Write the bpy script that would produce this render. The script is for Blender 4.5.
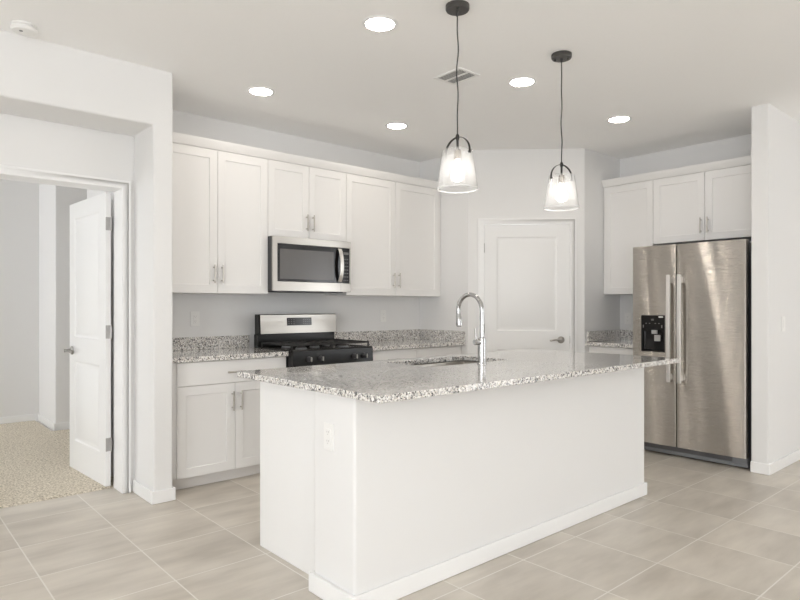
import bpy, bmesh, math, random
from mathutils import Vector, Matrix

sc = bpy.context.scene
for o in list(bpy.data.objects):
    bpy.data.objects.remove(o)
COL = sc.collection
R = math.radians

# ------------------------------------------------------------------ camera
cam_d = bpy.data.cameras.new('camera')
cam_d.sensor_fit = 'HORIZONTAL'
cam_d.sensor_width = 36.0
cam_d.lens = 612.73 / 800 * 36
cam_d.shift_y = 5.8 / 800
cam_d.clip_start = 0.02
cam = bpy.data.objects.new('camera', cam_d)
cam.location = (0, 0, 1.248)
cam.rotation_euler = (R(90), 0, -0.721676)
COL.objects.link(cam)
sc.camera = cam

# ------------------------------------------------------------------ daylight, exposure
world = bpy.data.worlds.new('sky')
sc.world = world
world.use_nodes = True
wn = world.node_tree.nodes
bg = wn['Background']
bg.inputs[0].default_value = (0.962, .988, 1.018, 1)      # bright hazy daylight
bg.inputs[1].default_value = 7.0

def portal(name, loc, rot, sx, sy):
    l = bpy.data.lights.new(name, 'AREA')
    l.shape = 'RECTANGLE'
    l.size, l.size_y = sx, sy
    l.cycles.is_portal = True
    o = bpy.data.objects.new(name, l)
    o.location = loc
    o.rotation_euler = rot
    COL.objects.link(o)
    return o

# unseen windows, placed and sized for the light they give: (axis, plane, a0, a1, z0, z1)
WIN_SIDE = [(-2.9, -1.1), (-.5, .95)]           # on the left side wall, X = -3.2
WIN_REAR = [(-2.6, -1.3)]             # on the rear wall, Y = -4.6
FILL_WIN_RIGHT = [(-4.4, -2.5)]                       # added to brighten ceiling and floor, on the unseen right side wall, X = 8.3
for k, (a, b) in enumerate(WIN_SIDE):
    portal('daylight_side', (-3.32, (a + b) / 2, 1.28), (0, R(-90), 0), 2.44, b - a)
for k, (a, b) in enumerate(WIN_REAR):
    portal('daylight_rear', ((a + b) / 2, -4.72, 1.28), (R(90), 0, 0), b - a, 2.44)
for a, b in FILL_WIN_RIGHT:
    portal('fill_daylight_right', (8.42, (a + b) / 2, 1.28), (0, R(90), 0), 2.44, b - a)
portal('daylight_bedroom', (-2.62, 6.72, 1.45), (0, R(-90), 0), 1.9, 1.5)

vs = sc.view_settings
vs.view_transform = 'Standard'
vs.look = 'None'
vs.gamma = 1.0
vs.use_curve_mapping = False
vs.exposure = 0.18
cy = sc.cycles
cy.use_denoising = True
cy.max_bounces = 14
cy.diffuse_bounces = 8
cy.glossy_bounces = 5
cy.transparent_max_bounces = 16
cy.caustics_reflective = False
cy.caustics_refractive = False
cy.sample_clamp_indirect = 6

# ------------------------------------------------------------------ materials
def lin(c):
    return tuple(((x / 255) / 12.92 if x / 255 <= .04045 else ((x / 255 + .055) / 1.055) ** 2.4) for x in c) + (1,)

def mat(name, col, rough=.5, metal=0, spec=.5, emit=None, estr=0, aniso=0, coat=0):
    m = bpy.data.materials.new(name)
    m.use_nodes = True
    b = m.node_tree.nodes['Principled BSDF']
    b.inputs['Base Color'].default_value = col if len(col) == 4 else tuple(col) + (1,)
    b.inputs['Roughness'].default_value = rough
    b.inputs['Metallic'].default_value = metal
    b.inputs['Specular IOR Level'].default_value = spec
    b.inputs['Coat Weight'].default_value = coat
    if emit:
        b.inputs['Emission Color'].default_value = tuple(emit) + (1,)
        b.inputs['Emission Strength'].default_value = estr
    if aniso:
        b.inputs['Anisotropic'].default_value = aniso
    return m

class NT:
    def __init__(s, m):
        s.t = m.node_tree
        s.b = s.t.nodes['Principled BSDF']
    def n(s, typ, **kw):
        nd = s.t.nodes.new(typ)
        for k, v in kw.items():
            if k.startswith('i_'):
                nd.inputs[int(k[2:])].default_value = v
            else:
                setattr(nd, k, v)
        return nd
    def l(s, a, ai, b, bi):
        s.t.links.new(a.outputs[ai], b.inputs[bi])
    def math(s, op, a, b=None):
        nd = s.t.nodes.new('ShaderNodeMath')
        nd.operation = op
        for i, x in enumerate((a, b)):
            if x is None:
                continue
            if isinstance(x, (int, float)):
                nd.inputs[i].default_value = x
            else:
                s.t.links.new(x, nd.inputs[i])
        return nd.outputs[0]

def bump_noise(m, scale, strength, dist=.002, detail=3):
    t = NT(m)
    tc = t.n('ShaderNodeTexCoord')
    nz = t.n('ShaderNodeTexNoise')
    nz.inputs['Scale'].default_value = scale
    nz.inputs['Detail'].default_value = detail
    bp = t.n('ShaderNodeBump')
    bp.inputs['Strength'].default_value = strength
    bp.inputs['Distance'].default_value = dist
    t.l(tc, 'Object', nz, 'Vector')
    t.l(nz, 'Fac', bp, 'Height')
    t.l(bp, 'Normal', t.b, 'Normal')
    return m

M = {}
M['wall'] = bump_noise(mat('wall_paint', (.80, .797, .792), .75, spec=.25), 90, .12, .001)
M['ceiling'] = bump_noise(mat('ceiling_paint', (.95, .948, .943), .9, spec=.1), 70, .15, .001)
M['trim'] = mat('white_trim_paint', (.88, .88, .878), .35, spec=.4)
M['door'] = mat('white_door_paint', (.84, .84, .835), .38, spec=.4)
M['cab'] = mat('white_cabinet_paint', (.80, .79, .777), .38, spec=.4)
M['cabin'] = mat('cabinet_carcass_white', (.74, .72, .70), .5, spec=.3)
M['plate'] = mat('white_plastic', (.86, .855, .84), .35)
M['print'] = mat('pale_dispenser_plastic', (.40, .39, .38), .4)
M['outslot'] = mat('outlet_slot_shadow_grey', (.42, .41, .40), .6)
M['ductgrey'] = mat('shadowed_duct_grey', (.16, .155, .15), .8)
M['slot'] = mat('dark_slot', (.06, .055, .05), .6)
M['nickel'] = mat('brushed_nickel', (.50, .47, .43), .32, 1)
M['lever'] = mat('satin_nickel_lever', (.36, .345, .325), .32, 1)
M['hinge'] = mat('satin_steel_hinge', (.45, .44, .43), .38, 1)
M['chrome'] = mat('polished_chrome', (.50, .50, .50), .10, 1)
M['iron'] = mat('cast_iron_black', (.022, .021, .02), .55)
M['enamel'] = mat('black_enamel', (.010, .0095, .009), .22, spec=.28)
M['blackmet'] = mat('dark_bronze_metal', (.035, .033, .032), .45, .6)
M['gunmetal'] = mat('dark_gunmetal', (.10, .097, .093), .38, .85)
M['blackglass'] = mat('black_glass', (.012, .011, .011), .10, spec=.3)
M['screen'] = mat('microwave_window_screen', (.085, .078, .072), .22)
M['darkplas'] = mat('charcoal_plastic', (.045, .045, .048), .4)
M['greyplas'] = mat('grey_plastic', (.22, .225, .235), .42)
M['sidegrey'] = mat('grey_textured_side', (.13, .13, .135), .35, .3)
M['gasket'] = mat('dark_gasket', (.03, .03, .03), .6)
M['mark'] = mat('grey_key_print', (.16, .155, .15), .5)
M['sinksteel'] = mat('satin_sink_steel', (.40, .375, .34), .34, 1)
M['lens'] = mat('lit_lamp_lens', (.9, .9, .88), .5, emit=(1, .92, .83), estr=47)
M['bow'] = mat('satin_metal_handle', (.80, .78, .75), .38, 1)
M['bulb'] = mat('lit_bulb', (.9, .9, .88), .5, emit=(1, .96, .90), estr=18)
M['cord'] = mat('black_cord', (.03, .03, .03), .6)
M['socket'] = mat('bronze_socket', (.20, .16, .12), .4, .7)
M['fabcarp'] = None

STEEL_ROT = 0.25
GROOVE = .0024
def steel(name, col, rough, aniso, axis='Z', rot=0.0, grooves=0):
    m = mat(name, col, rough, 1, aniso=aniso)
    t = NT(m)
    tg = t.n('ShaderNodeTangent', direction_type='RADIAL', axis=axis)
    t.l(tg, 0, t.b, 'Tangent')
    t.b.inputs['Anisotropic Rotation'].default_value = rot
    if grooves:
        tc = t.n('ShaderNodeTexCoord')
        mp = t.n('ShaderNodeMapping'); mp.inputs['Scale'].default_value = (1, 9, 900)
        nz = t.n('ShaderNodeTexNoise'); nz.inputs['Scale'].default_value = 1.0; nz.inputs['Detail'].default_value = 2
        bp = t.n('ShaderNodeBump'); bp.inputs['Strength'].default_value = 1.0; bp.inputs['Distance'].default_value = grooves
        t.l(tc, 'Object', mp, 'Vector'); t.l(mp, 0, nz, 'Vector'); t.l(nz, 'Fac', bp, 'Height'); t.l(bp, 0, t.b, 'Normal')
    return m
M['steel'] = steel('brushed_stainless_steel', (.545, .518, .482), .17, .9, 'Z', STEEL_ROT, GROOVE)
M['steel2'] = steel('brushed_stainless_trim', (.43, .41, .38), .30, .7, 'Z', STEEL_ROT)

def granite():
    m = mat('speckled_granite', (.5, .5, .5), .12, spec=.6)
    t = NT(m)
    tc = t.n('ShaderNodeTexCoord')
    nz = t.n('ShaderNodeTexNoise'); nz.inputs['Scale'].default_value = 60; nz.inputs['Detail'].default_value = 3
    mixv = t.n('ShaderNodeVectorMath', operation='MULTIPLY_ADD')
    mixv.inputs[1].default_value = (.012, .012, .012)
    t.l(tc, 'Object', nz, 'Vector')
    t.l(nz, 'Color', mixv, 0)
    t.l(tc, 'Object', mixv, 2)
    def cells(scale, stops):
        vo = t.n('ShaderNodeTexVoronoi'); vo.inputs['Scale'].default_value = scale
        t.l(mixv, 0, vo, 'Vector')
        sep = t.n('ShaderNodeSeparateColor')
        t.l(vo, 'Color', sep, 0)
        r = t.n('ShaderNodeValToRGB'); r.color_ramp.interpolation = 'CONSTANT'
        e = r.color_ramp.elements
        e[0].position, e[0].color = stops[0][0], stops[0][1]
        e[1].position, e[1].color = stops[1][0], stops[1][1]
        for p, c in stops[2:]:
            x = e.new(p); x.color = c
        t.l(sep, 0, r, 'Fac')
        return r, sep
    big, _ = cells(130, [(0, (.03, .03, .035, 1)), (.13, (.22, .215, .215, 1)), (.28, (.50, .49, .48, 1)), (.42, (.80, .78, .755, 1)), (.70, (.90, .885, .87, 1)), (.90, (.68, .63, .565, 1))])
    small, sp = cells(230, [(0, (.03, .03, .035, 1)), (.17, (.36, .345, .335, 1)), (.36, (.76, .74, .70, 1)), (.8, (.56, .52, .47, 1))])
    mx = t.n('ShaderNodeMix', data_type='RGBA')
    fac = t.math('GREATER_THAN', sp.outputs[1], .62)
    t.t.links.new(fac, mx.inputs[0])
    t.t.links.new(big.outputs[0], mx.inputs[6])
    t.t.links.new(small.outputs[0], mx.inputs[7])
    t.t.links.new(mx.outputs[2], t.b.inputs['Base Color'])
    return m
M['granite'] = granite()
gb = M['granite'].node_tree.nodes['Principled BSDF']
gb.inputs['Coat Weight'].default_value = .55
gb.inputs['Coat IOR'].default_value = 1.6
gb.inputs['Coat Roughness'].default_value = .06

def tiles():
    m = mat('greige_porcelain_tile', (.5, .47, .43), .3, spec=.5)
    t = NT(m)
    tc = t.n('ShaderNodeTexCoord')
    sx = t.n('ShaderNodeSeparateXYZ')
    t.l(tc, 'Object', sx, 0)
    px, py, gw = .4566, .4522, .0062
    ux = t.math('DIVIDE', t.math('SUBTRACT', sx.outputs[0], .617), px)
    uy = t.math('DIVIDE', t.math('SUBTRACT', sx.outputs[1], .954), py)
    def edge(u, p):
        fr = t.math('FRACT', t.math('ADD', u, .5 + 100))
        d = t.math('ABSOLUTE', t.math('SUBTRACT', fr, .5))
        return t.math('LESS_THAN', d, gw / 2 / p)
    g = t.math('MAXIMUM', edge(ux, px), edge(uy, py))
    ids = t.n('ShaderNodeCombineXYZ')
    t.t.links.new(t.math('FLOOR', ux), ids.inputs[0])
    t.t.links.new(t.math('FLOOR', uy), ids.inputs[1])
    wn_ = t.n('ShaderNodeTexWhiteNoise', noise_dimensions='3D')
    t.l(ids, 0, wn_, 'Vector')
    off = t.n('ShaderNodeVectorMath', operation='MULTIPLY_ADD')
    off.inputs[1].default_value = (9, 9, 9)
    t.l(wn_, 'Color', off, 0)
    t.l(tc, 'Object', off, 2)
    def noise(scale, sxyz, detail, rot=0):
        mp = t.n('ShaderNodeMapping')
        mp.inputs['Scale'].default_value = sxyz
        mp.inputs['Rotation'].default_value = (0, 0, rot)
        t.l(off, 0, mp, 'Vector')
        nz = t.n('ShaderNodeTexNoise')
        nz.inputs['Scale'].default_value = scale
        nz.inputs['Detail'].default_value = detail
        nz.inputs['Roughness'].default_value = .6
        t.l(mp, 0, nz, 'Vector')
        return nz.outputs['Fac']
    n1 = noise(2.2, (1, 2.4, 1), 1.5, .45)
    n2 = noise(7, (.55, 2.6, 1), 1.5, .3)
    n3 = noise(26, (.6, 2.2, 1), 2, .3)
    mixn = t.math('ADD', t.math('MULTIPLY', n1, .62), t.math('ADD', t.math('MULTIPLY', n2, .28), t.math('MULTIPLY', n3, .10)))
    tone = t.math('ADD', mixn, t.math('MULTIPLY', t.math('SUBTRACT', wn_.outputs['Value'], .5), .07))
    r = t.n('ShaderNodeValToRGB')
    e = r.color_ramp.elements
    e[0].position, e[0].color = .33, (.50, .455, .395, 1)
    e[1].position, e[1].color = .67, (.70, .65, .575, 1)
    x = e.new(.5); x.color = (.605, .557, .49, 1)
    t.t.links.new(tone, r.inputs[0])
    mx = t.n('ShaderNodeMix', data_type='RGBA')
    t.t.links.new(g, mx.inputs[0])
    t.l(r, 0, mx, 6)
    mx.inputs[7].default_value = (.80, .77, .72, 1)
    t.t.links.new(mx.outputs[2], t.b.inputs['Base Color'])
    ro = t.math('ADD', t.math('MULTIPLY', g, .4), t.math('ADD', t.math('MULTIPLY', n2, .08), .29))
    t.t.links.new(ro, t.b.inputs['Roughness'])
    bp = t.n('ShaderNodeBump'); bp.inputs['Strength'].default_value = .5; bp.inputs['Distance'].default_value = .0015
    t.t.links.new(t.math('SUBTRACT', 1.0, g), bp.inputs['Height'])
    t.l(bp, 0, t.b, 'Normal')
    return m
M['tile'] = tiles()

def carpet_mat():
    m = mat('beige_carpet_pile', (.5, .46, .38), .95, spec=.1)
    t = NT(m)
    tc = t.n('ShaderNodeTexCoord')
    nz = t.n('ShaderNodeTexNoise'); nz.inputs['Scale'].default_value = 74; nz.inputs['Detail'].default_value = 4; nz.inputs['Roughness'].default_value = .7
    t.l(tc, 'Object', nz, 'Vector')
    r = t.n('ShaderNodeValToRGB')
    e = r.color_ramp.elements
    e[0].position, e[0].color = .38, (.42, .365, .285, 1)
    e[1].position, e[1].color = .62, (.92, .855, .74, 1)
    x = e.new(.5); x.color = (.73, .66, .545, 1)
    t.l(nz, 'Fac', r, 'Fac')
    t.l(r, 0, t.b, 'Base Color')
    bp = t.n('ShaderNodeBump'); bp.inputs['Strength'].default_value = .8; bp.inputs['Distance'].default_value = .012
    t.l(nz, 'Fac', bp, 'Height')
    t.l(bp, 0, t.b, 'Normal')
    return m
M['carpet'] = carpet_mat()

def shade_glass():
    m = bpy.data.materials.new('seeded_clear_glass')
    m.use_nodes = True
    nt = m.node_tree
    for n in list(nt.nodes):
        nt.nodes.remove(n)
    out = nt.nodes.new('ShaderNodeOutputMaterial')
    tr = nt.nodes.new('ShaderNodeBsdfTransparent'); tr.inputs[0].default_value = (.985, .985, .985, 1)
    gl = nt.nodes.new('ShaderNodeBsdfGlossy'); gl.inputs['Roughness'].default_value = .05
    tl = nt.nodes.new('ShaderNodeBsdfTranslucent'); tl.inputs[0].default_value = (.95, .95, .95, 1)
    lw = nt.nodes.new('ShaderNodeLayerWeight'); lw.inputs['Blend'].default_value = .22
    nz = nt.nodes.new('ShaderNodeTexNoise'); nz.inputs['Scale'].default_value = 55; nz.inputs['Detail'].default_value = 2
    tc = nt.nodes.new('ShaderNodeTexCoord')
    mp = nt.nodes.new('ShaderNodeMapping'); mp.inputs['Scale'].default_value = (1.5, 1.5, .5)
    nt.links.new(tc.outputs['Object'], mp.inputs['Vector'])
    nt.links.new(mp.outputs[0], nz.inputs['Vector'])
    bp = nt.nodes.new('ShaderNodeBump'); bp.inputs['Strength'].default_value = .35; bp.inputs['Distance'].default_value = .004
    nt.links.new(nz.outputs['Fac'], bp.inputs['Height'])
    nt.links.new(bp.outputs[0], gl.inputs['Normal'])
    m1 = nt.nodes.new('ShaderNodeMixShader')
    m1.inputs[0].default_value = .13
    nt.links.new(tr.outputs[0], m1.inputs[1]); nt.links.new(tl.outputs[0], m1.inputs[2])
    m2 = nt.nodes.new('ShaderNodeMixShader')
    nt.links.new(lw.outputs['Facing'], m2.inputs[0])
    nt.links.new(m1.outputs[0], m2.inputs[1]); nt.links.new(gl.outputs[0], m2.inputs[2])
    nt.links.new(m2.outputs[0], out.inputs[0])
    return m
M['glass'] = shade_glass()
M['glassrim'] = mat('whitened_glass_lip', (.93, .93, .93), .12, spec=.8)  # bright line of the lip put into a whitish, half-clear colour
M['glassrim'].node_tree.nodes['Principled BSDF'].inputs['Alpha'].default_value = .6

# ------------------------------------------------------------------ mesh helpers
class MB:
    def __init__(s):
        s.bm = bmesh.new()
    def box(s, x0, x1, y0, y1, z0, z1):
        v = [s.bm.verts.new((x, y, z)) for x in (x0, x1) for y in (y0, y1) for z in (z0, z1)]
        for f in ((0, 1, 3, 2), (4, 6, 7, 5), (0, 4, 5, 1), (2, 3, 7, 6), (0, 2, 6, 4), (1, 5, 7, 3)):
            s.bm.faces.new([v[i] for i in f])
        return s
    def prism(s, poly, fn, d0, d1):
        """poly of (a, b); fn(a, b, d) -> xyz"""
        A = [s.bm.verts.new(fn(a, b, d0)) for a, b in poly]
        B = [s.bm.verts.new(fn(a, b, d1)) for a, b in poly]
        n = len(poly)
        s.bm.faces.new(A); s.bm.faces.new(B[::-1])
        for i in range(n):
            s.bm.faces.new((A[i], B[i], B[(i + 1) % n], A[(i + 1) % n]))
        return s
    def tube(s, pts, rad, seg=12, cap=True):
        pts = [Vector(p) for p in pts]
        if not isinstance(rad, (list, tuple)):
            rad = [rad] * len(pts)
        rings = []
        t0 = (pts[1] - pts[0]).normalized()
        ref = Vector((0, 0, 1)) if abs(t0.z) < .9 else Vector((1, 0, 0))
        u = t0.cross(ref).normalized()
        for i, p in enumerate(pts):
            t = (pts[min(i + 1, len(pts) - 1)] - pts[max(i - 1, 0)]).normalized()
            u = (u - t * u.dot(t)).normalized()
            w = t.cross(u)
            rings.append([s.bm.verts.new(p + (u * math.cos(2 * math.pi * k / seg) + w * math.sin(2 * math.pi * k / seg)) * rad[i]) for k in range(seg)])
        for a, b in zip(rings, rings[1:]):
            for k in range(seg):
                s.bm.faces.new((a[k], a[(k + 1) % seg], b[(k + 1) % seg], b[k]))
        if cap:
            s.bm.faces.new(rings[0][::-1]); s.bm.faces.new(rings[-1])
        return s
    def strip(s, pts, width, thick, wdir):
        """flat bar swept along pts, width along wdir"""
        pts = [Vector(p) for p in pts]
        w = Vector(wdir).normalized()
        rings = []
        for i, p in enumerate(pts):
            t = (pts[min(i + 1, len(pts) - 1)] - pts[max(i - 1, 0)]).normalized()
            n = t.cross(w).normalized()
            rings.append([s.bm.verts.new(p + w * (a * width / 2) + n * (b * thick / 2)) for a, b in ((-1, -1), (1, -1), (1, 1), (-1, 1))])
        for a, b in zip(rings, rings[1:]):
            for k in range(4):
                s.bm.faces.new((a[k], a[(k + 1) % 4], b[(k + 1) % 4], b[k]))
        s.bm.faces.new(rings[0][::-1]); s.bm.faces.new(rings[-1])
        return s
    def lathe(s, prof, c, seg=32, close=False, axis=None):
        """prof of (r, h) around the vertical through c (or axis: matrix applied to the local points)"""
        c = Vector(c)
        rings = []
        for r, h in prof:
            if r < 1e-6:
                rings.append([Vector((0, 0, h))])
            else:
                rings.append([Vector((r * math.cos(2 * math.pi * k / seg), r * math.sin(2 * math.pi * k / seg), h)) for k in range(seg)])
        V = [[s.bm.verts.new((axis @ p if axis else p) + c) for p in g] for g in rings]
        pairs = list(zip(V, V[1:])) + ([(V[-1], V[0])] if close else [])
        for a, b in pairs:
            for k in range(seg):
                k2 = (k + 1) % seg
                if len(a) == 1 and len(b) == 1:
                    continue
                if len(a) == 1:
                    s.bm.faces.new((a[0], b[k2], b[k]))
                elif len(b) == 1:
                    s.bm.faces.new((a[k], a[k2], b[0]))
                else:
                    s.bm.faces.new((a[k], a[k2], b[k2], b[k]))
        return s
    def slab(s, a0, a1, z0, z1, t, panels, steps, m, both=False, hole=False):
        """board with moulded panels; m(a, z, d) -> xyz, d = 0 on the face"""
        av = sorted({a0, a1} | {p[0] for p in panels} | {p[1] for p in panels})
        zv = sorted({z0, z1} | {p[2] for p in panels} | {p[3] for p in panels})
        def q(pts):
            s.bm.faces.new([s.bm.verts.new(m(*p)) for p in pts])
        def inp(a, z):
            return any(p[0] < a < p[1] and p[2] < z < p[3] for p in panels)
        for side in (0, 1):
            base = 0 if side == 0 else t
            sg = 1 if side == 0 else -1
            moulded = side == 0 or both
            for i in range(len(av) - 1):
                for j in range(len(zv) - 1):
                    ca, cz = (av[i] + av[i + 1]) / 2, (zv[j] + zv[j + 1]) / 2
                    if inp(ca, cz) and (moulded or hole):
                        continue
                    q([(av[i], zv[j], base), (av[i + 1], zv[j], base), (av[i + 1], zv[j + 1], base), (av[i], zv[j + 1], base)])
            if moulded and not hole:
                for p in panels:
                    prev = None
                    for ins, dep in [(0, 0)] + list(steps):
                        d = base + sg * dep
                        ring = [(p[0] + ins, p[2] + ins, d), (p[1] - ins, p[2] + ins, d), (p[1] - ins, p[3] - ins, d), (p[0] + ins, p[3] - ins, d)]
                        if prev:
                            for k in range(4):
                                q([prev[k], prev[(k + 1) % 4], ring[(k + 1) % 4], ring[k]])
                        prev = ring
                    q(prev)
        if hole:
            for p in panels:
                c = [(p[0], p[2]), (p[1], p[2]), (p[1], p[3]), (p[0], p[3])]
                for k in range(4):
                    (aa, za), (ab, zb) = c[k], c[(k + 1) % 4]
                    q([(aa, za, 0), (ab, zb, 0), (ab, zb, t), (aa, za, t)])
        for i in range(len(av) - 1):
            for z in (z0, z1):
                q([(av[i], z, 0), (av[i + 1], z, 0), (av[i + 1], z, t), (av[i], z, t)])
        for j in range(len(zv) - 1):
            for a in (a0, a1):
                q([(a, zv[j], 0), (a, zv[j + 1], 0), (a, zv[j + 1], t), (a, zv[j], t)])
        return s
    def build(s, name, m, parent=None, bevel=0, seg=2, local=False, smooth=True, angle=32, base=None):
        bm = s.bm
        bmesh.ops.remove_doubles(bm, verts=bm.verts, dist=1e-5)
        bmesh.ops.recalc_face_normals(bm, faces=bm.faces)
        if parent is not None:
            if not local:
                r = parent
                while r.parent:
                    r = r.parent
                bmesh.ops.translate(bm, verts=bm.verts, vec=-Vector(r.location))
            loc = None
        else:
            vs_ = [v.co for v in bm.verts]
            lo = Vector([min(v[i] for v in vs_) for i in range(3)])
            hi = Vector([max(v[i] for v in vs_) for i in range(3)])
            loc = Vector(base) if base is not None else Vector(((lo.x + hi.x) / 2, (lo.y + hi.y) / 2, lo.z))
            bmesh.ops.translate(bm, verts=bm.verts, vec=-loc)
        if smooth:
            for f in bm.faces:
                f.smooth = True
            for e in bm.edges:
                if len(e.link_faces) == 2 and e.calc_face_angle(0) > R(angle):
                    e.smooth = False
        me = bpy.data.meshes.new(name)
        bm.to_mesh(me); bm.free()
        me.materials.append(m)
        o = bpy.data.objects.new(name, me)
        COL.objects.link(o)
        if parent is not None:
            o.parent = parent
        else:
            o.location = loc
        if bevel:
            b = o.modifiers.new('bevel', 'BEVEL')
            b.width = bevel; b.segments = seg; b.limit_method = 'ANGLE'; b.angle_limit = R(35)
            b.harden_normals = True
        return o

def tag(o, label, cat, group=None, kind=None):
    o['label'] = label
    o['category'] = cat
    if group: o['group'] = group
    if kind: o['kind'] = kind
    return o

def thing(name, label, cat, loc, rz=0, group=None):
    o = bpy.data.objects.new(name, None)
    o.empty_display_size = .1
    o.location = loc
    o.rotation_euler = (0, 0, rz)
    COL.objects.link(o)
    return tag(o, label, cat, group)

def struct(o, label, cat):
    o['kind'] = 'structure'
    o['label'] = label
    o['category'] = cat
    return o

def copy_tree(o, parent=None):
    c = o.copy()
    COL.objects.link(c)
    if parent: c.parent = parent
    for ch in list(o.children):
        copy_tree(ch, c)
    return c

XZ = lambda a, b, d: (a, d, b)       # polygon in X-Z, extruded along Y
YZ = lambda a, b, d: (d, a, b)       # polygon in Y-Z, extruded along X
XY = lambda a, b, d: (a, b, d)       # polygon in X-Y, extruded along Z
FY = lambda y: (lambda a, z, d: (a, y + d, z))   # a face turned to -Y
FX = lambda x: (lambda a, z, d: (x + d, a, z))   # a face turned to -X
H = 2.74

# ------------------------------------------------------------------ the setting
struct(MB().box(-3.4, 8.4, -4.8, 8.0, -.1, 0).build('floor', M['tile'], base=(0, 0, 0)),
       'square greige porcelain floor tiles with pale grout lines', 'floor')
struct(MB().box(-3.4, 8.4, -4.8, 8.0, H, H + .12).build('ceiling', M['ceiling']), 'flat off-white painted ceiling', 'ceiling')

# left wall with the wide cased niche, its right end free and rounded
poly = [(-3.2, -.02), (-.3, -.02), (-.3, 2.385), (1.38, 2.385), (1.38, -.02), (1.506, -.02), (1.506, H + .02), (-3.2, H + .02)]
struct(MB().prism(poly, XZ, 3.915, 4.28).build('wall_left', M['wall'], bevel=.014, seg=4), 'white wall around the bedroom door niche, ending beside the cabinets', 'wall')
poly = [(-3.2, -.02), (.52, -.02), (.52, 2.04), (1.312, 2.04), (1.312, -.02), (1.5, -.02), (1.5, H + .02), (-3.2, H + .02)]
struct(MB().prism(poly, XZ, 4.281, 4.45).build('wall_niche', M['wall']), 'white wall inside the niche around the bedroom doorway', 'wall')
struct(MB().box(1.38, 1.5, 4.451, 4.769, -.02, H + .02).build('wall_stub', M['wall']), 'short white wall between bedroom and kitchen run', 'wall')
struct(MB().box(1.501, 4.49, 4.65, 4.769, -.02, H + .02).build('wall_range', M['wall']), 'white kitchen wall behind the range and microwave', 'wall')
# corner pantry: return, diagonal with door, second return
P0 = Vector((4.367, 3.978)); P1 = Vector((5.15, 3.205))
DL = (P1 - P0).length
SD = (P1 - P0).normalized(); ND = Vector((-SD.y, SD.x))      # ND points into the pantry
if ND.y < 0: ND = -ND
DG = lambda a, z, d: ((P0 + SD * a + ND * d).x, (P0 + SD * a + ND * d).y, z)
struct(MB().prism([(4.367, 3.978), (4.46, 4.0), (4.46, 4.649), (4.367, 4.649)], XY, -.02, H + .02).build('wall_return', M['wall']),
       'narrow white return wall right of the tall cabinets', 'wall')
DO0, DO1, DTOP = .142, .976, 2.036
poly = [(0, -.02), (DO0, -.02), (DO0, DTOP), (DO1, DTOP), (DO1, -.02), (DL, -.02), (DL, H + .02), (0, H + .02)]
struct(MB().prism(poly, lambda a, b, d: DG(a, b, d), 0, .11).build('wall_pantry', M['wall'], bevel=.004), 'white diagonal wall around the corner pantry door', 'wall')
struct(MB().prism([(5.15, 3.205), (5.809, 3.205), (5.809, 3.31), (5.20, 3.31)], XY, -.02, H + .02).build('wall_return', M['wall'], bevel=.006),
       'short white wall between the pantry door and the cabinet by the refrigerator', 'wall')
struct(MB().box(5.81, 5.93, 1.72, 3.31, -.02, H + .02).build('wall_fridge', M['wall']), 'white wall behind the refrigerator and its cabinets', 'wall')
struct(MB().box(5.02, 8.3, 1.595, 1.715, -.02, H + .02).build('wall_right', M['wall'], bevel=.012, seg=3), 'white wall ending at the right side of the refrigerator', 'wall')

# unseen side and rear walls, their windows placed and sized for the light
def wall_windows(name, fn, a0, a1, d0, d1, wins, label, zlo=.06, zhi=2.5):
    pans = [(a, b, zlo, zhi) for a, b in wins]
    m_ = lambda a, z, d: fn(a, z, d0 + d)
    o = MB().slab(a0, a1, -.02, H + .02, d1 - d0, pans, [], m_, hole=True).build(name, M['wall'])
    struct(o, label, 'wall')
    for k, (a, b) in enumerate(wins):
        f = MB()
        md = (d0 + d1) / 2
        def bar(aa, ab, za, zb):
            A = fn(aa, za, md - .03); B = fn(ab, zb, md + .03)
            f.box(min(A[0], B[0]), max(A[0], B[0]), min(A[1], B[1]), max(A[1], B[1]), za, zb)
        bar(a, a + .05, zlo, zhi); bar(b - .05, b, zlo, zhi)
        bar(a + .05, b - .05, zlo, zlo + .05); bar(a + .05, b - .05, zhi - .05, zhi)
        bar((a + b) / 2 - .03, (a + b) / 2 + .03, zlo + .05, zhi - .05)
        WCOUNT[0] += 1
        struct(f.build('window_%d' % WCOUNT[0], M['trim']), 'white window frame with a centre mullion', 'window')
WCOUNT = [0]
wall_windows('wall_far_right', YZ, -4.7, 1.715, 8.3, 8.42, FILL_WIN_RIGHT, 'unseen far right side wall with a tall window added for light')
wall_windows('wall_side', YZ, -4.7, 3.915, -3.32, -3.2, WIN_SIDE, 'side wall with tall windows')
wall_windows('wall_rear', XZ, -3.2, 8.3, -4.72, -4.6, WIN_REAR, 'rear wall with tall windows')

# bedroom seen through the doorway
wall_windows('wall_bedroom_side', YZ, 4.451, 7.569, -2.62, -2.5, [(6.0, 7.45)], 'bedroom side wall with a window', .5, 2.4)
struct(MB().box(-2.62, 1.45, 7.57, 7.69, -.02, H + .02).build('wall_bedroom_rear', M['wall']), 'white bedroom wall seen through the doorway', 'wall')
struct(MB().box(1.45, 2.4, 6.83, 7.69, -.02, H + .02).build('wall_bedroom_corner', M['wall'], bevel=.012), 'white bedroom wall corner jutting out behind the open door', 'wall')
struct(MB().box(2.4, 2.52, 5.4, 7.69, -.02, H + .02).build('wall_bedroom_right', M['wall']), 'white bedroom wall behind the open door', 'wall')
struct(MB().box(1.40, 2.4, 4.77, 5.5, -.02, H + .02).build('wall_bedroom_blocker', M['wall']), 'added white wall block darkening the slit behind the open bedroom door', 'wall')  # added block, keeps the slit between door and jamb dark

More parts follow.
